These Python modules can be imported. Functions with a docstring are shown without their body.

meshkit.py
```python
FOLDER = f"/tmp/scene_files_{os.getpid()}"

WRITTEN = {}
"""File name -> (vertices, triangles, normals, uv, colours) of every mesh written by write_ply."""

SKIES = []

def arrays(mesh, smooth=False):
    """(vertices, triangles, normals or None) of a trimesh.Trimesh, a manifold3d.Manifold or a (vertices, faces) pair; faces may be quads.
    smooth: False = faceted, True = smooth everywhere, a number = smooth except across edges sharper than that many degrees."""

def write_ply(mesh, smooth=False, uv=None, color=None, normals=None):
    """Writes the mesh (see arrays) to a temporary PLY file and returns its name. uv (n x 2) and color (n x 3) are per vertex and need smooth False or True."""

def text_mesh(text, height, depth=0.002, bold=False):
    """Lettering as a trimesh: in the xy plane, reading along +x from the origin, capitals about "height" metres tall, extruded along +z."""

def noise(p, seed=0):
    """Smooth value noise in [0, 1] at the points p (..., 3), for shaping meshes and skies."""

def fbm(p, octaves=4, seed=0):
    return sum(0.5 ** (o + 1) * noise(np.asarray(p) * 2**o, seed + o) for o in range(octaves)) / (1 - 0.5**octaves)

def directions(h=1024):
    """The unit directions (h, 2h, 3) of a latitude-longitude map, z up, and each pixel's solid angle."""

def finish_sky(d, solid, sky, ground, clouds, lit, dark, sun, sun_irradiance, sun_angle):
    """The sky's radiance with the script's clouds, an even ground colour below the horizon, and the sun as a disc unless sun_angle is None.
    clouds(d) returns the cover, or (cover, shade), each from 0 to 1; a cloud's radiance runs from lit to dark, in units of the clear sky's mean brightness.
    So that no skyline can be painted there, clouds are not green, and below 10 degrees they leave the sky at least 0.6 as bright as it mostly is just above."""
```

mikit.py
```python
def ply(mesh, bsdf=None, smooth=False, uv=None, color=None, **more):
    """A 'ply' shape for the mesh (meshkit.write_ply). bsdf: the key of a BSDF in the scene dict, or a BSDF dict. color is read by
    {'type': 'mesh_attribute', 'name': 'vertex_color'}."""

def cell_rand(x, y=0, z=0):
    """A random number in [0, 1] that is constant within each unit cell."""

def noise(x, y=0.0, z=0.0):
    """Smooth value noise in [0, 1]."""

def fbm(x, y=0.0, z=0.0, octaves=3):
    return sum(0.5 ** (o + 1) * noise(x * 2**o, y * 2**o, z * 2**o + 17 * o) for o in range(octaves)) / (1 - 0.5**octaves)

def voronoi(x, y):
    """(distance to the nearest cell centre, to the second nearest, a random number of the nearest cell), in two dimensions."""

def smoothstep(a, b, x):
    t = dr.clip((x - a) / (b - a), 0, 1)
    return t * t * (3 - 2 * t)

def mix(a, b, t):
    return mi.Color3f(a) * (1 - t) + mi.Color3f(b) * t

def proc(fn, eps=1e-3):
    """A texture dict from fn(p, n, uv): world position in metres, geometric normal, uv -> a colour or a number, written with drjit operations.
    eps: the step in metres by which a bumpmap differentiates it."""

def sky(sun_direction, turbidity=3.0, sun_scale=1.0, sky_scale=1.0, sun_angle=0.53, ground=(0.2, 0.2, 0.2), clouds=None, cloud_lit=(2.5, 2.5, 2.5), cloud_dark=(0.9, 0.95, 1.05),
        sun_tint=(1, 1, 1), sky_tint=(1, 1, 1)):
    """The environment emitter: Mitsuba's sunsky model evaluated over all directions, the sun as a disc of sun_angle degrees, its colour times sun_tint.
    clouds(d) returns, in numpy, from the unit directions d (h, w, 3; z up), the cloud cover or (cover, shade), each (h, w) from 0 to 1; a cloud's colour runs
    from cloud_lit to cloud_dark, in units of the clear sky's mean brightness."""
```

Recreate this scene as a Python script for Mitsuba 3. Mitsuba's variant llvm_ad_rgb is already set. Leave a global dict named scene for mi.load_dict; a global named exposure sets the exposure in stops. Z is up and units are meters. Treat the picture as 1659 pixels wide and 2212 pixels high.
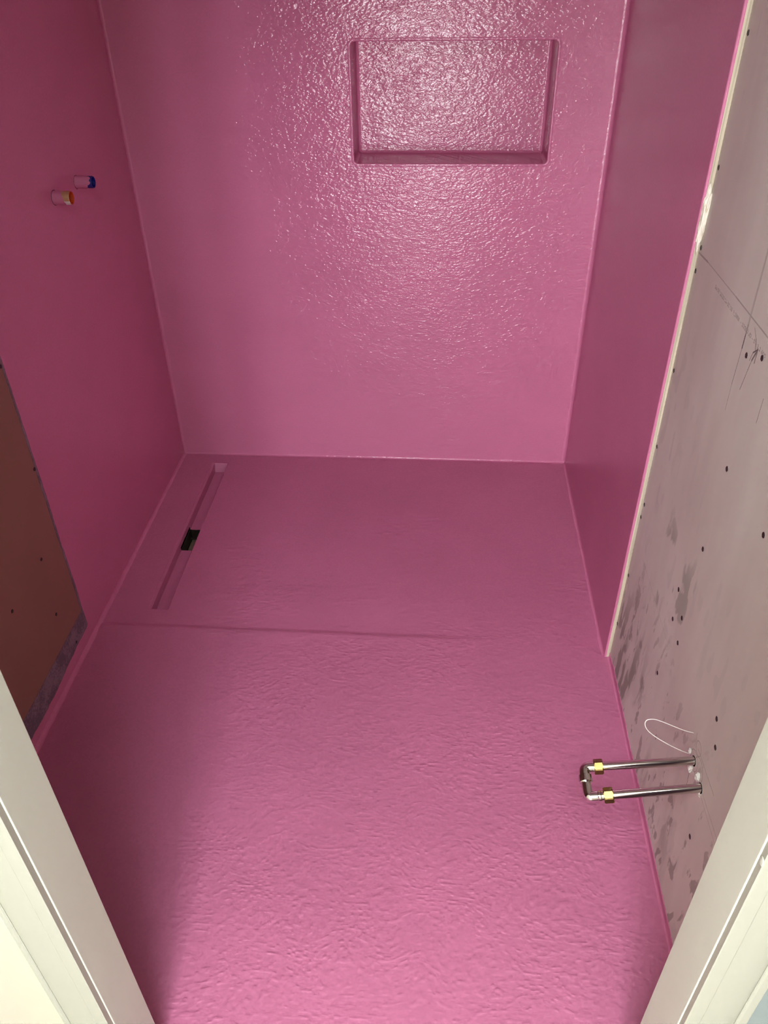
import math, numpy as np, trimesh, mitsuba as mi, drjit as dr, mikit, meshkit
from shapely.geometry import Polygon, box as sbox
from mikit import noise, fbm, smoothstep, mix, voronoi, cell_rand

T = mi.ScalarTransform4f
scene, labels = {"type": "scene"}, {}
PI = math.pi

# ------------------------------------------------------------------ camera, light, exposure
EYE = np.array([0, 0, 1.55])
FWD = np.array([-0.06477001, 0.8009927, -0.5951601])
UP = np.array([-0.02980535, 0.59459352, 0.80347383])
scene["camera"] = {"type": "perspective", "fov": 65.206, "fov_axis": "y", "near_clip": 0.02, "far_clip": 50,
                   "to_world": T().look_at(origin=EYE.tolist(), target=(EYE + FWD).tolist(), up=UP.tolist())}
exposure = 0.0
DAYLIGHT = [43.0, 43.3, 44.5]               # the daylit window pane in the hall behind the camera
WIN = (-0.37, 0.03, 0.15, 1.18)             # x0 x1 z0 z1 of that window
ADDED_LIGHT = [47.0, 47.2, 48.2]              # unseen light panel added above the hall to brighten the floor
ADDED_LIGHT_AREA = (-0.46, 0.16, -0.85, -0.15)          # x0 x1 y0 y1 of it
HALL_BACK, HALL_X = -1.3, -0.508            # end wall of the hall; its left wall


# ------------------------------------------------------------------ measures of the room
XL, XR, XG, YB, H = -0.920, 0.449, 0.461, 2.410, 2.40
Y0, Y1 = 0.453, 0.528                       # the wall with the doorway
DL, DR, DH = -0.435, 0.325, 2.03            # door opening
YP = 1.484                                  # where the coated boards of the side walls end


# ------------------------------------------------------------------ materials
def rgb(*c):
    return {"type": "rgb", "value": [float(v) for v in c]}


def stipple(p, n, uv):                      # rolled coating on the walls
    q = (p.x + p.y) * 0.56
    w = noise(q * 60, p.z * 60, 4.0)
    a = noise((q * 0.80 + p.z * 0.60) * 265 + w, (p.z * 0.80 - q * 0.60) * 300 + w, 1.0)
    b = noise((q * 0.34 - p.z * 0.94) * 540, (p.z * 0.34 + q * 0.94) * 540 + 3 * w, 2.0)
    c = noise((q * 0.57 - p.z * 0.82) * 110 + 3, (p.z * 0.57 + q * 0.82) * 120, 3.0)
    k = 0.7 + 0.6 * noise(q * 30, p.z * 24 + 9)
    return k * (0.6 * a + 0.25 * b + 0.45 * c)


def trowel(p, n, uv):                       # brushed coating on the floor
    w = noise(p.x * 14, p.y * 14, 3.0) * 1.2
    a = noise(p.x * 120 + 11 + w, p.y * 170 + w * 5, p.z * 90)
    b = noise(p.x * 230, p.y * 300 + 5, p.z * 190)
    c = noise(p.x * 40 + 31, p.y * 75 + w * 2, 1.5)
    k = 0.75 + 0.5 * smoothstep(0.3, 0.8, noise(p.x * 5 + 2, p.y * 7, 6.0))
    return k * (0.42 * a + 0.25 * b + 0.35 * smoothstep(0.6, 0.85, a)) + 0.4 * c


PINK = (0.565, 0.178, 0.325)


def pink_tone(p, n, uv):
    m = fbm(p.x * 6, p.y * 6, p.z * 6, 3) - 0.5
    g = noise(p.x * 260, p.y * 260, p.z * 260) - 0.5
    return mi.Color3f(PINK[0], PINK[1], PINK[2]) * (1 + 0.12 * m + 0.08 * g)


def bumped(inner, fn, scale, eps):
    return {"type": "bumpmap", "arbitrary": mikit.proc(fn, eps), "scale": scale, "bsdf": inner}


scene["pink_wall"] = {"type": "twosided", "bsdf": bumped(
    {"type": "roughplastic", "diffuse_reflectance": mikit.proc(pink_tone), "alpha": 0.04, "int_ior": 1.5}, stipple, 0.00105, 0.0003)}
scene["pink_side"] = {"type": "twosided", "bsdf": bumped(
    {"type": "roughplastic", "diffuse_reflectance": mikit.proc(pink_tone), "alpha": 0.09, "int_ior": 1.5}, stipple, 0.0006, 0.0005)}
scene["pink_floor"] = {"type": "twosided", "bsdf": bumped(
    {"type": "roughplastic", "diffuse_reflectance": mikit.proc(pink_tone), "alpha": 0.33, "int_ior": 1.42}, trowel, 0.0010, 0.0008)}
scene["pink_smooth"] = {"type": "twosided", "bsdf": {"type": "roughplastic", "diffuse_reflectance": rgb(*PINK), "alpha": 0.25, "int_ior": 1.48}}


def seg(u, v, a, b, w):
    """1 on the line from a to b (in metres on the board), 0 away from it."""
    ax, ay, bx, by = a[0], a[1], b[0] - a[0], b[1] - a[1]
    t = dr.clip(((u - ax) * bx + (v - ay) * by) / (bx * bx + by * by), 0, 1)
    d = dr.sqrt(dr.square(u - ax - bx * t) + dr.square(v - ay - by * t))
    return 1 - smoothstep(w * 0.6, w * 1.5, d)


PENCIL = [((1.50, 1.055), (1.42, 1.060), .0016, .5), ((1.42, 1.060), (1.25, 1.064), .0010, .35), ((1.25, 1.064), (0.60, 1.073), .0012, .45),
          ((1.178, 1.60), (1.172, 1.05), .0030, .30), ((1.172, 1.05), (1.172, 1.034), .0022, .55), ((1.172, 1.034), (1.172, 1.013), .0018, .9),
          ((1.172, 1.013), (1.174, .950), .0012, .5), ((1.174, .950), (1.172, .905), .0008, .45),
          ((1.145, 1.057), (1.129, 1.046), .0014, .4), ((1.129, 1.046), (1.122, 1.034), .0022, .5),
          ((1.113, 1.038), (1.127, 1.0265), .0012, .95), ((1.127, 1.0265), (1.132, 1.012), .0011, .55),
          ((1.113, 1.038), (1.113, 1.017), .0014, .7), ((1.113, 1.038), (1.124, 1.016), .0018, .85), ((1.124, 1.016), (1.138, .960), .0010, .6),
          ((1.048, .992), (1.048, .953), .0010, .5),
          ((0.895, .398), (0.800, .405), .0008, .4), ((0.84, .36), (0.70, .37), .0008, .35), ((0.84, .35), (0.68, .352), .0007, .3),
          ((0.893, .30), (0.90, .335), .0012, .5), ((0.868, .312), (0.862, .335), .0012, .5), ((1.40, .40), (1.15, .40), .0008, .15)]


def board(p, n, uv):
    y, z = p.y, p.z
    m = fbm(y * 5, z * 3, 1.0, 4) - 0.5
    s = fbm(y * 30, z * 7, 4.0, 3) - 0.5
    col = mix((0.69, 0.625, 0.595), (0.75, 0.71, 0.675), smoothstep(-0.25, 0.25, m))
    col = col * (1 + 0.10 * s)
    # pale scuffs
    col = mix(col, (0.62, 0.58, 0.56), 0.45 * smoothstep(0.70, 0.78, noise(y * 60 + 9, z * 22, 2)) * smoothstep(0.55, 0.7, noise(y * 6, z * 5, 8)))
    # damp smears low on the board
    wy = y + 0.012 * (noise(y * 30, z * 30, 3.0) - 0.5) + 0.10 * z
    low = smoothstep(0.34, 0.04, z + 0.16 * (fbm(y * 9, 5.0, 1.0, 2) - 0.5)) * smoothstep(0.80, 1.02, y) * smoothstep(0.36, 0.62, fbm(wy * 11, z * 5, 2.0, 2))
    sm = smoothstep(0.44, 0.62, fbm(wy * 55, z * 13, 12.0, 4))
    col = mix(col, (0.25, 0.235, 0.205), dr.clip(low * (0.25 + 0.9 * sm), 0, 1) * 0.85)
    sp = smoothstep(0.64, 0.72, fbm(wy * 48 + 4, z * 20, 21.0, 4)) * smoothstep(0.52, 0.2, z)
    col = mix(col, (0.30, 0.27, 0.25), 0.7 * sp)
    wide = smoothstep(0.60, 0.70, fbm(wy * 30 + 3, z * 12 + 4, 33.0, 4)) * smoothstep(0.66, 0.56, z) * smoothstep(0.34, 0.42, z) * smoothstep(1.04, 1.12, y) * smoothstep(1.34, 1.26, y)
    col = mix(col, (0.33, 0.33, 0.29), 0.65 * wide)
    # filler feathered along the edge of the neighbouring board
    f = smoothstep(YP - 0.022, YP - 0.004, y + 0.012 * (noise(z * 9, 2.0) - 0.5)) * smoothstep(0.25, 0.55, noise(z * 4, 7.0) + smoothstep(0.3, 1.0, z) * 0.5)
    col = mix(col, (0.66, 0.61, 0.53), 0.75 * f)
    k = mi.Float(0)
    for a, b, w, d in PENCIL:
        k = dr.maximum(k, d * seg(y, z, a, b, w))
    for cy, cz, r in ((0.897, 0.365, 0.019), (0.895, 0.400, 0.013), (0.872, 0.372, 0.022)):
        d = dr.abs(dr.sqrt(dr.square(y - cy) + dr.square(z - cz)) - r)
        k = dr.maximum(k, 0.45 * (1 - smoothstep(0.0004, 0.0011, d)))
    return mix(col, (0.12, 0.095, 0.095), k)


scene["gray_board"] = {"type": "roughplastic", "diffuse_reflectance": mikit.proc(board), "alpha": 0.4, "int_ior": 1.3}


def tan_board(p, n, uv):
    m = fbm(p.y * 6, p.z * 4, 2.0, 3) - 0.5
    return mi.Color3f(0.31, 0.160, 0.125) * (1 + 0.15 * m)


scene["tan_board"] = {"type": "roughplastic", "diffuse_reflectance": mikit.proc(tan_board), "alpha": 0.4, "int_ior": 1.3}


def primer_tone(p, n, uv):
    m = 0.7 * fbm(p.y * 25, p.z * 25, 1.0, 3) + 0.3 * noise(p.y * 300, p.z * 300, 2.0)
    return mix((0.17, 0.125, 0.165), (0.27, 0.195, 0.25), smoothstep(0.35, 0.65, m))


scene["primer"] = {"type": "roughplastic", "diffuse_reflectance": mikit.proc(primer_tone), "alpha": 0.4, "int_ior": 1.4}


def core_tone(p, n, uv):
    m = smoothstep(0.35, 0.7, noise(p.x * 700, 0.0, p.z * 5))
    return mix((0.56, 0.51, 0.40), (0.42, 0.375, 0.30), m)


scene["board_core"] = {"type": "diffuse", "reflectance": mikit.proc(core_tone)}


def filler_tone(p, n, uv):
    m = smoothstep(0.60, 0.72, fbm(p.x * 160, p.y * 160, p.z * 60, 2))
    return mix((0.80, 0.76, 0.67), (0.55, 0.49, 0.33), 0.7 * m)


scene["filler"] = {"type": "diffuse", "reflectance": mikit.proc(filler_tone)}


def paint_tone(p, n, uv):
    m = fbm(p.x * 14, p.y * 14, p.z * 7, 3) - 0.5
    return mi.Color3f(0.63, 0.675, 0.58) * (1 + 0.07 * m)


scene["door_paint"] = {"type": "roughplastic", "diffuse_reflectance": mikit.proc(paint_tone), "alpha": 0.25, "int_ior": 1.45}
scene["cream_wall"] = {"type": "diffuse", "reflectance": rgb(0.86, 0.85, 0.72)}
scene["shaded_wall"] = {"type": "diffuse", "reflectance": rgb(0.20, 0.235, 0.235)}  # bluish shade on the wall right of the door, put into its colour
scene["white_wall"] = {"type": "diffuse", "reflectance": rgb(0.74, 0.73, 0.71)}
scene["dimmed_trim"] = {"type": "roughplastic", "diffuse_reflectance": rgb(0.40, 0.41, 0.345), "alpha": 0.3, "int_ior": 1.4}  # frame paint darkened to offset the strong hall light on the architrave
scene["hall_floor_wood"] = {"type": "roughplastic", "diffuse_reflectance": rgb(0.42, 0.36, 0.29), "alpha": 0.2, "int_ior": 1.5}
scene["chrome"] = {"type": "principled", "base_color": rgb(0.62, 0.60, 0.56), "metallic": 1.0, "roughness": 0.09}
scene["brass"] = {"type": "principled", "base_color": rgb(0.22, 0.155, 0.055), "metallic": 1.0, "roughness": 0.34}
scene["black_metal"] = {"type": "roughplastic", "diffuse_reflectance": rgb(0.02, 0.017, 0.016), "alpha": 0.3}
scene["dark_plastic"] = {"type": "twosided", "bsdf": {"type": "roughplastic", "diffuse_reflectance": rgb(0.028, 0.022, 0.018), "alpha": 0.2}}
scene["trap_grime"] = {"type": "roughplastic", "diffuse_reflectance": rgb(0.20, 0.16, 0.11), "alpha": 0.4}
scene["blue_plastic"] = {"type": "twosided", "bsdf": {"type": "roughplastic", "diffuse_reflectance": rgb(0.008, 0.012, 0.20), "alpha": 0.3}}
scene["red_plastic"] = {"type": "twosided", "bsdf": {"type": "roughplastic", "diffuse_reflectance": rgb(0.62, 0.075, 0.012), "alpha": 0.35}}
scene["gold_fitting"] = {"type": "principled", "base_color": rgb(0.50, 0.33, 0.17), "metallic": 0.4, "roughness": 0.4}
scene["white_plastic"] = {"type": "twosided", "bsdf": {"type": "roughplastic", "diffuse_reflectance": rgb(0.78, 0.76, 0.72), "alpha": 0.3}}
scene["white_filler"] = {"type": "diffuse", "reflectance": rgb(0.70, 0.70, 0.67)}
scene["gap_shade"] = {"type": "diffuse", "reflectance": rgb(0.14, 0.03, 0.06)}  # dark colour stands in for the shadow round the stub bases
scene["print_ink"] = {"type": "diffuse", "reflectance": rgb(0.26, 0.215, 0.21)}


# ------------------------------------------------------------------ helpers
def numbered(key):
    if key not in scene and key not in labels:
        return key
    k = 1
    while f"{key}_{k:03d}" in scene or f"{key}_{k:03d}" in labels:
        k += 1
    return f"{key}_{k:03d}"


def add(name, mesh, bsdf, parent=None, smooth=False, label=None, cat=None, group=None, kind=None, **more):
    key = numbered(f"{parent}__{name}" if parent else name)
    scene[key] = mikit.ply(mesh, bsdf, smooth=smooth, **more)
    e = {k: v for k, v in (("label", label), ("category", cat), ("group", group), ("kind", kind)) if v}
    if e:
        labels[key] = e
    return key


def thing(name, label, cat=None, group=None, kind=None):
    key = numbered(name)
    labels[key] = {k: v for k, v in (("label", label), ("category", cat), ("group", group), ("kind", kind)) if v}
    return key


def bx(x0, x1, y0, y1, z0, z1):
    return trimesh.creation.box(extents=(x1 - x0, y1 - y0, z1 - z0), transform=trimesh.transformations.translation_matrix(((x0 + x1) / 2, (y0 + y1) / 2, (z0 + z1) / 2)))


def cat_(*m):
    return trimesh.util.concatenate(list(m))


def prism_z(poly, z0, z1):
    m = trimesh.creation.extrude_polygon(poly, z1 - z0, engine="earcut")
    m.apply_translation((0, 0, z0))
    return m


def prism_x(poly, x0, x1):
    """poly in (y, z), extruded along x"""
    m = trimesh.creation.extrude_polygon(poly, x1 - x0, engine="earcut")
    m.apply_transform(np.array([[0, 0, 1, x0], [1, 0, 0, 0], [0, 1, 0, 0], [0, 0, 0, 1.0]]))
    return m


def sheet(xs, ys, fz, keep=None):
    X, Y = np.meshgrid(xs, ys)
    v = np.stack([X, Y, fz(X, Y)], -1).reshape(-1, 3)
    n = len(xs)
    i, j = np.meshgrid(np.arange(n - 1), np.arange(len(ys) - 1))
    a = (j * n + i).ravel()
    f = np.stack([a, a + 1, a + 1 + n, a + n], 1)
    if keep is not None:
        c = v[f].mean(1)
        f = f[keep(c[:, 0], c[:, 1])]
    m = trimesh.Trimesh(v, np.vstack([f[:, [0, 1, 2]], f[:, [0, 2, 3]]]), process=False)
    m.remove_unreferenced_vertices()
    return m


def loft(loops, cap0=False, cap1=False):
    """Closed loops (k, n, 3) joined one after the other."""
    L = np.asarray(loops, float)
    k, n, _ = L.shape
    v = L.reshape(-1, 3)
    i, j = np.meshgrid(np.arange(n), np.arange(k - 1))
    a, b = (j * n + i).ravel(), (j * n + (i + 1) % n).ravel()
    f = np.vstack([np.stack([a, b, b + n], 1), np.stack([a, b + n, a + n], 1)])
    extra, base = [], len(v)
    for on, at in ((cap0, 0), (cap1, k - 1)):
        if on:
            v = np.vstack([v, L[at].mean(0)])
            r = np.arange(n)
            t = np.stack([at * n + (r + 1) % n, at * n + r, np.full(n, base)], 1)
            extra.append(t if at == 0 else t[:, [1, 0, 2]])
            base += 1
    return trimesh.Trimesh(v, np.vstack([f] + extra), process=False)


def tube(pts, r, sides=14, caps=True):
    p = np.asarray(pts, float)
    r = np.broadcast_to(r, (len(p),))
    t = np.gradient(p, axis=0)
    t /= np.linalg.norm(t, axis=1, keepdims=True)
    u = np.cross(t[0], [0.13, 0.2, 0.97])
    u /= np.linalg.norm(u)
    loops, ang = [], np.arange(sides) * 2 * PI / sides
    for q, d, rr in zip(p, t, r):
        u = u - d * (u @ d)
        u /= np.linalg.norm(u)
        w = np.cross(d, u)
        loops.append(q + rr * (np.cos(ang)[:, None] * u + np.sin(ang)[:, None] * w))
    return loft(loops, caps, caps)


def spline(pts, n):
    from scipy.interpolate import CubicSpline
    p = np.asarray(pts, float)
    s = np.r_[0, np.cumsum(np.linalg.norm(np.diff(p, axis=0), axis=1))]
    return CubicSpline(s, p)(np.linspace(0, s[-1], n))


def n1(t, f, seed):
    t = np.asarray(t, float)
    return meshkit.fbm(np.stack([t * f, t * 0 + seed * 3.7, t * 0], -1), 3, seed) - 0.5


# ------------------------------------------------------------------ floor
def floor_z(X, Y):
    P = np.stack([X, Y, X * 0], -1)
    z = 0.0016 * (meshkit.fbm(P * 7, 3, 2) - 0.5) + 0.0005 * (meshkit.fbm(P * np.array([25, 45, 1]), 2, 5) - 0.5)
    s = lambda a, b, t: (lambda q: q * q * (3 - 2 * q))(np.clip((t - a) / (b - a), 0, 1))
    yr = 1.537 + 0.004 * (meshkit.noise(np.stack([X * 6, X * 0, X * 0], -1), 8) - 0.5)
    ridge = s(yr - 0.010, yr + 0.004, Y) * (1 - s(yr + 0.03, yr + 0.16, Y)) * (1 - s(-0.15, 0.25, X))
    lip = s(yr - 0.06, yr - 0.012, Y) * (1 - s(yr - 0.010, yr + 0.004, Y)) * (1 - s(-0.1, 0.25, X))
    edge = s(0, 0.03, X - XL) * s(0, 0.03, XG - X) * s(0, 0.03, YB - Y)
    return (z - 0.0030 * ridge + 0.0012 * lip) * edge


DX0, DX1, DY0, DY1 = -0.803, -0.743, 1.599, 2.352
xs = np.unique(np.r_[np.arange(XL, XG, 0.006), XG, DX0, DX1, DX0 - 0.002, DX1 + 0.002].round(5))
ys = np.unique(np.r_[np.arange(Y0, YB, 0.006), YB, DY0, DY1].round(5))
hole = lambda x, y: ~((x > DX0) & (x < DX1) & (y > DY0) & (y < DY1))
add("floor", sheet(xs, ys, floor_z, hole), "pink_floor", smooth=True, kind="structure", label="floor coated with pink waterproofing membrane")

# coved membrane joints between floor and walls
def cove(a, b, inx, up, r=0.012):
    """A concave strip along the corner from a to b; inx and up point away from the two faces."""
    a, b, inx, up = (np.asarray(v, float) for v in (a, b, inx, up))
    t = np.linspace(0, 1, 90)
    base = a + (b - a) * t[:, None]
    rr = r * (1 + 0.5 * n1(t, 12, int(abs(a.sum() * 100)) % 50))
    th = np.linspace(0, PI / 2, 7)
    off = np.stack([(1 - np.sin(th)), (1 - np.cos(th))], 1)
    off[0] += (0.12, 0)
    off[-1] += (0, 0.12)
    v = base[:, None] + rr[:, None, None] * (off[:, :1] * inx + off[:, 1:] * up)
    k = len(th)
    i, j = np.meshgrid(np.arange(k - 1), np.arange(len(t) - 1))
    q = (j * k + i).ravel()
    f = np.vstack([np.stack([q, q + 1, q + 1 + k], 1), np.stack([q, q + 1 + k, q + k], 1)])
    return trimesh.Trimesh(v.reshape(-1, 3), f, process=False)


add("corner_fillet", cove((XL + .002, Y1, 0), (XL + .002, YB, 0), (1, 0, 0), (0, 0, 1), 0.008), "pink_wall", "floor", True)
add("corner_fillet", cove((XL, YB, 0), (XG, YB, 0), (0, -1, 0), (0, 0, 1), 0.006), "pink_wall", "floor", True)
add("corner_fillet", cove((XR - .0015, YP, 0), (XR - .0015, YB, 0), (-1, 0, 0), (0, 0, 1), 0.007), "pink_wall", "floor", True)
add("corner_fillet", cove((XG - .0015, Y1, 0), (XG - .0015, YP, 0), (-1, 0, 0), (0, 0, 1), 0.004), "pink_wall", "floor", True)

# ------------------------------------------------------------------ linear drain in the floor
d = thing("linear_drain", "long narrow shower drain channel sunk into the pink floor beside the left wall", "drain")
TY0, TY1 = 1.892, 1.998


def channel_z(X, Y):
    s = lambda a, b, t: np.clip((t - a) / (b - a), 0, 1)
    z = -0.025 * s(DX0 + .009, DX0 + .012, X) - 0.004 * s(DX0, DX0 + .002, X)
    z *= 1 - s(DX1 - .004, DX1 - .001, X)
    z *= s(DY0, DY0 + .004, Y) * (1 - s(DY1 - .018, DY1 - .003, Y))
    P = np.stack([X, Y, X * 0], -1)
    return z + floor_z(X, Y) + 0.0012 * (meshkit.fbm(P * 40, 2, 3) - 0.5) * s(DX0, DX0 + .005, X) * s(-DX1, -DX1 + .005, -X)


cx = np.unique(np.r_[np.linspace(DX0, DX1, 40), DX0 + .002, DX0 + .009, DX0 + .012, DX1 - .001, DX1 - .004].round(5))
cy = np.unique(np.r_[np.arange(DY0, DY1, .004), DY1, DY0 + .004, DY1 - .003, DY1 - .018, TY0, TY1].round(5))
wob = lambda y: 0.0025 * (meshkit.noise(np.stack([y * 0, y * 300, y * 0], -1), 4) - 0.5)
add("channel", sheet(cx, cy, channel_z, lambda x, y: ~((x > DX0 + .011) & (x < DX1 - .001) & (y > TY0) & (y < TY1))),
    "pink_floor", d, True)
tr = cat_(bx(DX0 + .008, DX0 + .012, TY0 - .002, TY1 + .006, -.10, -.0310), bx(DX1 - .002, DX1 + .002, TY0 - .002, TY1 + .006, -.10, -.003),
          bx(DX0 + .008, DX1 + .002, TY0 - .006, TY0 - .001, -.10, -.0320), bx(DX0 + .008, DX1 + .002, TY1 + .005, TY1 + .009, -.10, -.0320),
          bx(DX0 + .012, DX1 - .002, TY1 - .012, TY1 - .008, -.060, -.054))
add("trap", tr, "dark_plastic", d, label="open black plastic trap in the middle of the channel")
add("trap_base", bx(DX0 + .014, DX1 - .003, TY0 + .004, TY1 - .004, -.070, -.066), "trap_grime", d, label="grimy bottom of the trap")

# ------------------------------------------------------------------ back wall with niche
NX0, NX1, NZ0, NZ1, ND = -0.261, 0.280, 0.992, 1.2925, 0.135


def rrect(x0, x1, z0, z1, r, y, n=9):
    out = []
    for cx_, cz_, a0 in ((x1 - r, z1 - r, 0), (x0 + r, z1 - r, 90), (x0 + r, z0 + r, 180), (x1 - r, z0 + r, 270)):
        for a in np.radians(np.linspace(a0, a0 + 90, n)):
            out.append((cx_ + r * math.cos(a), y, cz_ + r * math.sin(a)))
    out = np.array(out)
    # more points along the straight runs
    res = []
    for k in range(len(out)):
        a, b = out[k], out[(k + 1) % len(out)]
        m = max(1, int(np.linalg.norm(b - a) / 0.02))
        m = 27 if np.linalg.norm(b - a) > 0.4 else 15 if np.linalg.norm(b - a) > 0.2 else 1
        for q in range(m):
            res.append(a + (b - a) * q / m)
    return np.array(res)


def ring(off, y, r0=0.010):
    return rrect(NX0 - off, NX1 + off, NZ0 - off, NZ1 + off, max(r0 + off, 0.003), y)


hl = ring(0.006, 0)[:, [0, 2]]
wp = Polygon([(XL - .05, -.05), (XG + .05, -.05), (XG + .05, H), (XL - .05, H)], [hl[::-1]])
m = trimesh.creation.extrude_polygon(wp, 0.03, engine="earcut")
m.apply_transform(np.array([[1, 0, 0, 0], [0, 0, 1, YB], [0, 1, 0, 0], [0, 0, 0, 1.0]]))
m.invert()
wb = thing("wall_back", "back wall coated with glossy pink waterproofing membrane", kind="structure")
add("coated_board", m, "pink_wall", wb)
prof = [(0.009, YB + .0004), (0.0075, YB - .0006), (0.0055, YB - .0010), (0.003, YB - .0010), (0.0012, YB - .0002), (0.0003, YB + .0012), (0, YB + .004), (0, YB + ND * .5), (0, YB + ND - .010)]
loops = [ring(o, y) for o, y in prof]
for a in np.radians([20, 45, 70, 90]):
    loops.append(ring(-0.010 * (1 - math.cos(a)), YB + ND - .010 + .010 * math.sin(a), 0.0125))
loops.append(ring(-0.03, YB + ND, 0.034))
add("niche", loft(loops, False, True), "pink_wall", wb, 35, label="recessed rectangular shelf niche coated pink")
add("corner_fillet", cove((XL + .002, YB, 0.006), (XL + .002, YB, H), (1, 0, 0), (0, -1, 0), 0.009), "pink_wall", wb, True)
add("corner_fillet", cove((XR - .0015, YB, 0.006), (XR - .0015, YB, H), (-1, 0, 0), (0, -1, 0), 0.012), "pink_wall", wb, True)

# ------------------------------------------------------------------ left wall
wl = thing("wall_left", "left wall, tan board beside the door and pink membrane further in", kind="structure")
add("plasterboard", bx(XL - .03, XL, Y1, YB + .03, -.05, H), "tan_board", wl, label="bare tan plasterboard")
zz = np.linspace(H, 0.05, 500)
edge_y = 1.4795 + 0.006 * n1(zz, 9, 1) + 0.003 * n1(zz, 60, 2)
yy = np.linspace(1.47, Y1, 200)
low_z = 0.040 + 0.020 * n1(yy, 7, 3) + 0.007 * n1(yy, 45, 4) - 0.010 * (1.48 - yy)
mem = Polygon(np.vstack([[(YB, 0), (YB, H)], np.stack([edge_y, zz], 1), np.stack([yy, low_z], 1), [(Y1, 0)]])).buffer(0)
add("membrane", prism_x(mem, XL - .0005, XL + .002), "pink_side", wl, label="pink membrane with a ragged brushed edge")
py = np.linspace(Y1, 1.476, 220)
pz = 0.1015 + 0.014 * (py - 1.3) * 3 * 0.35 + 0.0015 * n1(py, 25, 6)
pe = 1.4735 + 0.005 * n1(zz, 14, 7) + 0.003 * n1(zz, 90, 9)
pri = Polygon(np.vstack([[(Y1, 0.0)], np.stack([py, pz], 1), np.stack([pe, zz], 1)[::-1], [(1.52, H), (1.52, 0.0)]])).buffer(0)
add("primer", prism_x(pri, XL - .0005, XL + .0009), "primer", wl, label="grey purple primer strip")


def screw_mesh(r=0.0047, n=10):
    a = np.arange(n) * 2 * PI / n
    ring_ = lambda rr, h: np.stack([np.cos(a) * rr, np.sin(a) * rr, a * 0 + h], 1)
    head = loft([ring_(r, -0.0008), ring_(r, 0.0005), ring_(r * .86, 0.0008), ring_(r * .45, 0.0005), ring_(r * .40, 0.0002)], False, True)
    return head


SC = screw_mesh()
rng = np.random.default_rng(4)


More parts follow.
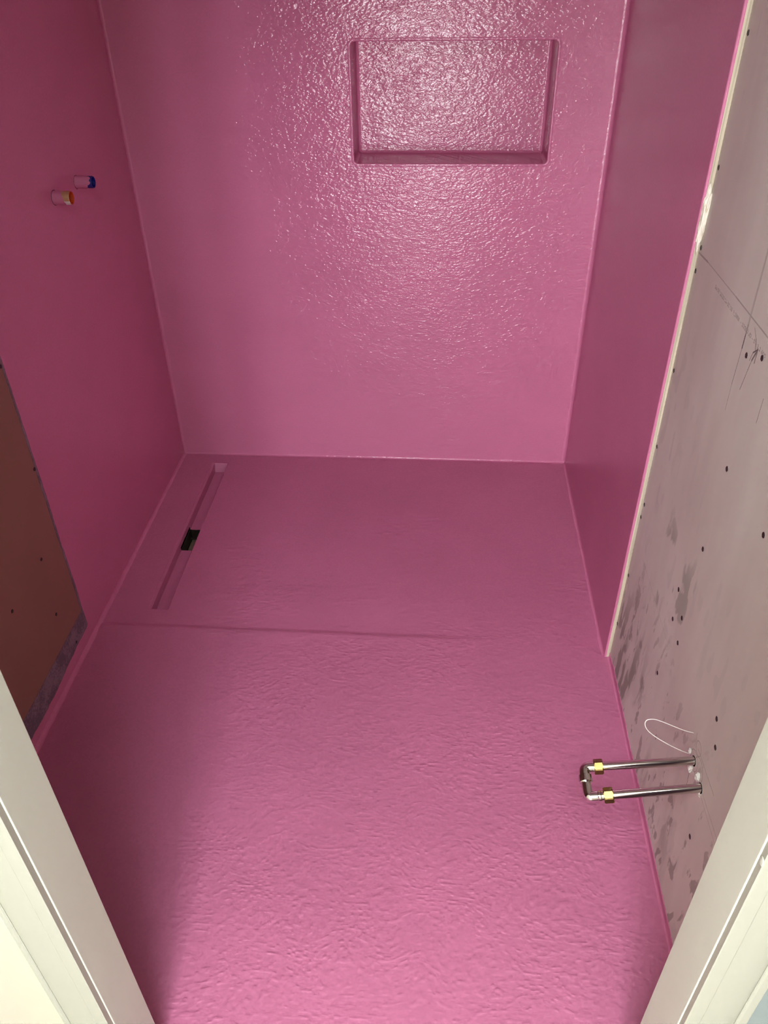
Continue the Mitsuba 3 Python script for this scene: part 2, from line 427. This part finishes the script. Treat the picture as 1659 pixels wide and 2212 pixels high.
def screw(parent, x, y, z, sx, s=1.0):
    m = SC.copy()
    m.apply_scale(s)
    m.apply_transform(trimesh.transformations.rotation_matrix(sx * PI / 2, (0, 1, 0)) @ trimesh.transformations.rotation_matrix(rng.uniform(0, 3), (0, 0, 1)))
    m.apply_translation((x, y, z))
    add("screw", m, "black_metal", parent, 30)


for y, z in ((1.382, .355), (1.219, .343), (1.365, .194), (1.470, .808), (1.470, .550)):
    screw(wl, XL + (.0009 if y > 1.46 else 0), y, z, 1, 0.95)
screw(wl, XL + .0009, 1.405, .057, 1, 0.8)

# ------------------------------------------------------------------ right wall
wr = thing("wall_right", "right wall, bare grey board beside the door and pink coated board further in", kind="structure")
add("plasterboard", bx(XG, XG + .03, Y1, YB + .03, -.05, H), "gray_board", wr, label="bare grey plasterboard with pencil marks and damp smears")
add("backer_board", bx(XR, XG, YP + .0006, YB, 0, H), "board_core", wr, label="cream board edge")
# the membrane wraps a little round the free edge of the board
t = np.radians(np.linspace(0, 90, 6))
mp = [(XR, YB), (XR - .0015, YB)] + [(XR - .0015 + .0030 * (1 - math.cos(a)), YP - .0010 + .0030 * (1 - math.sin(a))) for a in t] + [(XR + .0035, YP - .0010), (XR + .0035, YP + .0010), (XR, YP + .0010)]
add("membrane", prism_z(Polygon(mp).buffer(0), 0, H), "pink_side", wr, label="pink membrane on the board")
yy = np.linspace(Y1, YP + .001, 260)
top = 0.019 + 0.008 * n1(yy, 5, 11) + 0.005 * n1(yy, 40, 12) + np.where(yy > 1.44, -0.006, 0)
st = Polygon(np.vstack([[(Y1, 0)], np.stack([yy, top], 1), [(YP + .001, 0)]])).buffer(0)
add("membrane_strip", prism_x(st, XG - .0015, XG + .0005), "pink_wall", wr, label="strip of pink membrane turned up from the floor")

for y, z in ((1.476, 1.4), (1.475, 1.203), (1.474, 1.067), (1.476, 1.024), (1.474, .824), (1.148, 1.012), (1.091, 1.035), (1.475, .647), (1.102, .837), (1.473, .497), (1.478, .459),
             (.921, .845), (1.106, .669), (1.474, .289), (1.161, .526), (1.151, .459), (1.111, .5), (1.478, .126), (1.098, .448), (1.153, .305), (.872, .507), (.846, .468), (.823, .25)):
    screw(wr, XG, y, z, -1)


def lump(c, size, seed, sub=3, rough=0.35, f=3.0):
    m = trimesh.creation.icosphere(subdivisions=sub)
    v = m.vertices * (1 + rough * 2 * (meshkit.fbm(m.vertices * f + 5, 3, seed)[:, None] - 0.5))
    m.vertices = v * np.asarray(size) + np.asarray(c)
    return m


add("filler_patch", lump((.4565, YP - .003, 1.118), (.0062, .0075, .056), 5, 4, 0.45, 2.4), "filler", wr, True, label="lump of cream filler on the board edge")

# printing along the board
PRINT = "16 57 2020 14 50 50  9,5MM  - 12500 JD - 0 - 1 1 600"
txt = meshkit.text_mesh(PRINT, 0.0062, 0.0003)
wide = 0.102 / meshkit.text_mesh("16 57 2020 14 50 50", 0.0062, 0.0003).extents[0]
txt.apply_transform(np.diag([wide, 1, 1, 1]))
txt.apply_transform(np.array([[0, 0, -1, XG + .0001], [-1, 0, 0, 1.354], [0, 1, 0, 1.0385], [0, 0, 0, 1.0]]))
add("printing", txt, "print_ink", wr, label="printed line of small dark characters")

# ------------------------------------------------------------------ front wall with the doorway
wf = thing("wall_front", "wall around the doorway, seen from the hall", kind="structure")
add("partition", bx(HALL_X - .05, DL - .022, Y0, Y1, 0, H), "cream_wall", wf)
add("partition", bx(DR + .022, 1.6, Y0, Y1, 0, H), "shaded_wall", wf)
add("lintel", bx(DL - .022, DR + .022, Y0, Y1, DH + .022, H), "cream_wall", wf)


def chamfered(x0, x1, y0, y1, c, n=4):
    return sbox(x0 + c, y0 + c, x1 - c, y1 - c).buffer(c, quad_segs=n)


dk = thing("door_1", "cream painted door frame around the open doorway", kind="structure")
add("lining", prism_z(chamfered(DL - .022, DL, Y0, Y1, .0018), 0, DH), "door_paint", dk, 40)
add("lining", prism_z(chamfered(DR, DR + .022, Y0, Y1, .0018), 0, DH), "door_paint", dk, 40)
add("lining", bx(DL - .022, DR + .022, Y0, Y1, DH, DH + .022), "door_paint", dk)
# moulded architrave: u away from the opening, t out from the wall
u = [(0.000, 0), (0.000, .0175), (.0006, .0187), (.0018, .0195), (.0160, .0195), (.0172, .0190), (.0180, .0180)]
for a in np.radians(np.linspace(82, 4, 18)):
    u.append((.0180 + .046 * math.cos(a), .0005 + .0170 * math.sin(a)))
u += [(.0640, .0036), (.0655, .0036), (.0670, .0060), (.0685, .0068), (.0760, .0068), (.0775, .0060), (.0780, .004), (.0780, 0)]
u = np.array(u) * [1, 0.48]


def arch(x, s):
    return Polygon(np.stack([x + s * u[:, 0], Y0 - u[:, 1]], 1)).buffer(0)


AR = [add("architrave", prism_z(arch(DL - .0015, -1), 0, DH + .08), "dimmed_trim", dk, 28),
      add("architrave", prism_z(arch(DR + .0015, 1), 0, DH + .08), "dimmed_trim", dk, 28)]
add("architrave", bx(DL, DR, Y0 - .015, Y0, DH + .002, DH + .08), "dimmed_trim", dk)
add("paint_chip", lump((DR + .001, Y0 - .006, .809), (.0009, .0040, .0060), 9, 3, .2), "door_paint", dk, True, label="small bump under the paint on the frame edge")

# ------------------------------------------------------------------ ceiling and hall behind the camera
rx0, rx1, ry0, ry1 = ADDED_LIGHT_AREA
add("ceiling", cat_(bx(-1.6, 1.6, ry1, YB + .03, H, H + .05), bx(-1.6, 1.6, HALL_BACK, ry0, H, H + .05), bx(-1.6, rx0, ry0, ry1, H, H + .05), bx(rx1, 1.6, ry0, ry1, H, H + .05)),
    "white_wall", kind="structure", label="white ceiling with an opening for the added light over the hall")
add("floor", bx(HALL_X, 1.6, HALL_BACK, Y0, -.05, -.002), "hall_floor_wood", kind="structure", label="timber floor of the hall")
add("wall_hall_left", bx(HALL_X - .05, HALL_X, HALL_BACK, Y0, 0, H), "cream_wall", kind="structure", label="left wall of the hall")
add("wall_hall_right", bx(1.6, 1.65, HALL_BACK, Y0, 0, H), "white_wall", kind="structure", label="right wall of the hall")
x0, x1, z0, z1 = WIN
hb = cat_(bx(HALL_X - .05, x0, HALL_BACK - .1, HALL_BACK, 0, H), bx(x1, 1.6, HALL_BACK - .1, HALL_BACK, 0, H), bx(x0, x1, HALL_BACK - .1, HALL_BACK, 0, z0), bx(x0, x1, HALL_BACK - .1, HALL_BACK, z1, H))
add("wall_hall_back", hb, "white_wall", kind="structure", label="end wall of the hall with a window")
wn = thing("window_1", "daylit window at the end of the hall", kind="structure")
add("frame", cat_(bx(x0, x0 + .05, HALL_BACK - .06, HALL_BACK + .01, z0, z1), bx(x1 - .05, x1, HALL_BACK - .06, HALL_BACK + .01, z0, z1), bx(x0, x1, HALL_BACK - .06, HALL_BACK + .01, z0, z0 + .05),
                  bx(x0, x1, HALL_BACK - .06, HALL_BACK + .01, z1 - .05, z1), bx((x0 + x1) / 2 - .03, (x0 + x1) / 2 + .03, HALL_BACK - .06, HALL_BACK + .01, z0, z1)), "white_wall", wn)
pane = trimesh.Trimesh([(x0, HALL_BACK - .03, z0), (x1, HALL_BACK - .03, z0), (x1, HALL_BACK - .03, z1), (x0, HALL_BACK - .03, z1)], [(0, 2, 1), (0, 3, 2)], process=False)
rf = thing("added_light_2", "added light panel above the hall, out of view", kind="structure")
add("frame", cat_(bx(rx0, rx0 + .03, ry0, ry1, H, H + .06), bx(rx1 - .03, rx1, ry0, ry1, H, H + .06), bx(rx0, rx1, ry0, ry0 + .03, H, H + .06), bx(rx0, rx1, ry1 - .03, ry1, H, H + .06)), "white_wall", rf)
rp = trimesh.Trimesh([(rx0, ry0, H + .05), (rx1, ry0, H + .05), (rx1, ry1, H + .05), (rx0, ry1, H + .05)], [(0, 2, 1), (0, 3, 2)], process=False)
add("pane", rp, "white_wall", rf, emitter={"type": "area", "radiance": rgb(*ADDED_LIGHT)})  # glowing panel added to light the floor near the door
add("pane", pane, "white_wall", wn, emitter={"type": "area", "radiance": rgb(*DAYLIGHT)})

# ------------------------------------------------------------------ capped pipe stubs on the left wall
def x_loops(y, z, prof, n=40, rag=None):
    """Rings about an axis along +x; prof of (x, radius); rag(angle) is added to the x of the last two rings."""
    a = np.arange(n) * 2 * PI / n
    out = []
    for k, (x, r) in enumerate(prof):
        dx = rag(a) if rag is not None and k in (len(prof) - 1, len(prof) - 2) else 0
        out.append(np.stack([x + dx + a * 0, y + r * np.cos(a), z + r * np.sin(a)], 1))
    return out


def stub(y, z, L, R, label, rag, mat):
    s = thing("pipe_stub", label, "pipe", None)
    x = XL + .0015
    add("sleeve", loft(x_loops(y, z, [(x - .004, R), (x + L - .0012, R), (x + L, R - .0008), (x + L - .0005, R - .0022), (x + .016, R - .0022)]), False, True), mat, s, 35,
        label="blue plastic sleeve" if mat == "blue_plastic" else "red plastic sleeve")
    add("coating", loft(x_loops(y, z, [(x - .001, R + .0018), (x + .003, R + .0009), (x + L * .5, R + .0009), (x + L * .60, R + .0009), (x + L * .60, R + .0001)], 60, rag)), "pink_smooth", s, 35,
        label="pink coating with a ragged edge")
    a = np.linspace(0, 1, 40)
    return s


def wavy(c, amps):
    return lambda a: c + sum(m * np.sin(k * a + ph) for m, k, ph in amps)


# angle 0 points to +y (into the room), 90 degrees up, 180 towards the door
blue = stub(2.033, 1.0345, .044, .0142, "short pink coated pipe stub on the left wall with a blue open end",
            lambda a: .009 + .0045 * np.tanh(6 * np.sin(a * 2 + 2.6)) + .0015 * np.sin(9 * a), "blue_plastic")
red = stub(1.896, 1.034, .042, .0150, "short pink coated pipe stub on the left wall with a red open end",
           lambda a: .0005 + .004 * np.sin(a + 3.6) + .0008 * np.sin(7 * a), "red_plastic")


def patch(y, z, x0, x1, R, a0, a1, n=14):
    """A curved flake on the sleeve, between two angles."""
    a = np.radians(np.linspace(a0, a1, n))
    rows = []
    for x, r in ((x0, R), (x0 + .001, R + .0005), (x1 - .0008, R + .0005), (x1, R)):
        rows.append(np.stack([x + .003 * (x == x0) * np.sin(a * 3) + a * 0, y + r * np.cos(a), z + r * np.sin(a)], 1))
    v = np.array(rows).reshape(-1, 3)
    i, j = np.meshgrid(np.arange(n - 1), np.arange(3))
    q = (j * n + i).ravel()
    return trimesh.Trimesh(v, np.vstack([np.stack([q, q + 1, q + 1 + n], 1), np.stack([q, q + 1 + n, q + n], 1)]), process=False)


xr_ = XL + .0015
scene["gold_two"] = {"type": "twosided", "bsdf": {"type": "ref", "id": "gold_fitting"}}
add("brass_patch", patch(1.896, 1.034, xr_ + .022, xr_ + .0416, .0151, 95, 196), "gold_two", red, True, label="bare brass brown patch")
add("white_patch", patch(1.896, 1.034, xr_ + .022, xr_ + .0418, .01515, 196, 290), "white_plastic", red, True, label="white patch")
for key, y, z, R in ((blue, 2.033, 1.0345, .0142), (red, 1.896, 1.034, .0150)):
    rows = x_loops(y, z, [(XL + .0016, R + .0004), (XL + .0026, R + .0011), (XL + .0022, R + .0022)], 40)
    add("collar_shade", loft(rows), "gap_shade", key, True, label="dark ring round the base, shade of the gap put into its colour")

# ------------------------------------------------------------------ chrome pipe loop on the right wall
pl = thing("pipe_loop", "two chrome pipes joined by elbows, sticking out of the grey wall near the door", "pipe")
A0, A1 = np.array([XG + .004, .8964, .3655]), np.array([.2755, .896, .3305])
B0, B1 = np.array([XG + .004, .8457, .3600]), np.array([.2795, .846, .3175])
da, db = (A1 - A0) / np.linalg.norm(A1 - A0), (B1 - B0) / np.linalg.norm(B1 - B0)
add("pipe", tube(np.linspace(A0, A1 - da * .012, 6), .0076, 28), "chrome", pl, 40)
add("pipe", tube(np.linspace(B0, B1 - db * .012, 6), .0076, 28), "chrome", pl, 40)


def nut(c, d, r, w):
    d = d / np.linalg.norm(d)
    u_ = np.cross(d, (0, 1, 0))
    u_ /= np.linalg.norm(u_)
    v_ = np.cross(d, u_)
    loops = []
    for t, s, rnd in ((-.5, .70, 1), (-.5, .88, 1), (-.40, 1, 0), (.40, 1, 0), (.5, .88, 1), (.5, .66, 1)):
        ring_ = []
        for k in range(36):
            a = 2 * PI * k / 36 + .26
            hexr = math.cos(PI / 6) / math.cos((a % (PI / 3)) - PI / 6)
            rr = r * s * (1 if rnd else hexr)
            ring_.append(c + d * t * w + rr * (math.cos(a) * u_ + math.sin(a) * v_))
        loops.append(ring_)
    return loft(loops, True, True)


add("compression_nut", nut(A1 - da * .026, da, .0140, .0155), "brass", pl, 20, label="brass compression nut")
add("compression_nut", nut(B1 - db * .034, db, .0140, .0165), "brass", pl, 20, label="brass compression nut")


def bend(p0, c, p1, r, n=9):
    """p0 to c to p1, with a round corner of radius r."""
    a, b = (p0 - c) / np.linalg.norm(p0 - c), (p1 - c) / np.linalg.norm(p1 - c)
    s, e = c + a * r, c + b * r
    t = np.linspace(0, 1, n)[:, None]
    return np.vstack([p0[None], (1 - t) ** 2 * s + 2 * t * (1 - t) * c + t * t * e, p1[None]])


M = A1 + (B1 - A1) * .52
ea = bend(A1 - da * .020, A1, A1 + (B1 - A1) * .30, .010)
add("elbow", cat_(tube(ea, .0092, 28), tube([A1 + (B1 - A1) * q for q in (.26, .28, .50, .53)], [.0096, .0118, .0118, .0104], 28)), "chrome", pl, 40, label="chrome elbow with a wide socket")
eb = bend(A1 + (B1 - A1) * .45, B1, B1 - db * .028, .006)
add("elbow", cat_(tube(eb, .0083, 28), tube([B1 - db * q for q in (.016, .017, .021, .022)], [.0083, .0092, .0092, .0083], 28)), "chrome", pl, 40, label="chrome elbow")

for k, (c, s, seed) in enumerate((((XG - .001, .919, .3615), (.0030, .0045, .0075), 2), ((XG - .001, .8975, .3415), (.0045, .0060, .010), 3), ((XG - .001, .8640, .3640), (.0045, .0065, .0100), 5), ((XG - .001, .842, .3485), (.0030, .0050, .0060), 7))):
    add("filler_patch", lump(c, s, seed, 3, .5, 2.2), "white_filler" if k != 3 else "gray_board", wr, True, label="scrap of white filler by the pipes")
for c in ((XG - .0002, .8964, .3640), (XG - .0002, .8457, .3585)):
    a = np.arange(32) * 2 * PI / 32
    rows = [np.stack([c[0] - dx + a * 0, c[1] + r * np.cos(a), c[2] + r * np.sin(a)], 1) for dx, r in ((0, .0092), (.0004, .0092), (.0004, .006))]
    add("pipe_hole", loft(rows, False, True), "black_metal", wr, label="dark hole round the pipe")

# ------------------------------------------------------------------ loop of thin white wire
wirep = [(XG + .002, .930, .3975), (.428, .929, .412), (.393, .928, .430), (.380, .926, .434), (.373, .925, .431), (.372, .924, .424), (.377, .923, .411), (.390, .922, .397), (.417, .920, .378), (.444, .919, .362), (XG + .002, .918, .3545)]
add("wire_loop", tube(spline(wirep, 60), .00085, 8), "white_plastic", None, True, label="thin white wire looping out of the grey wall above the chrome pipes", cat="wire")
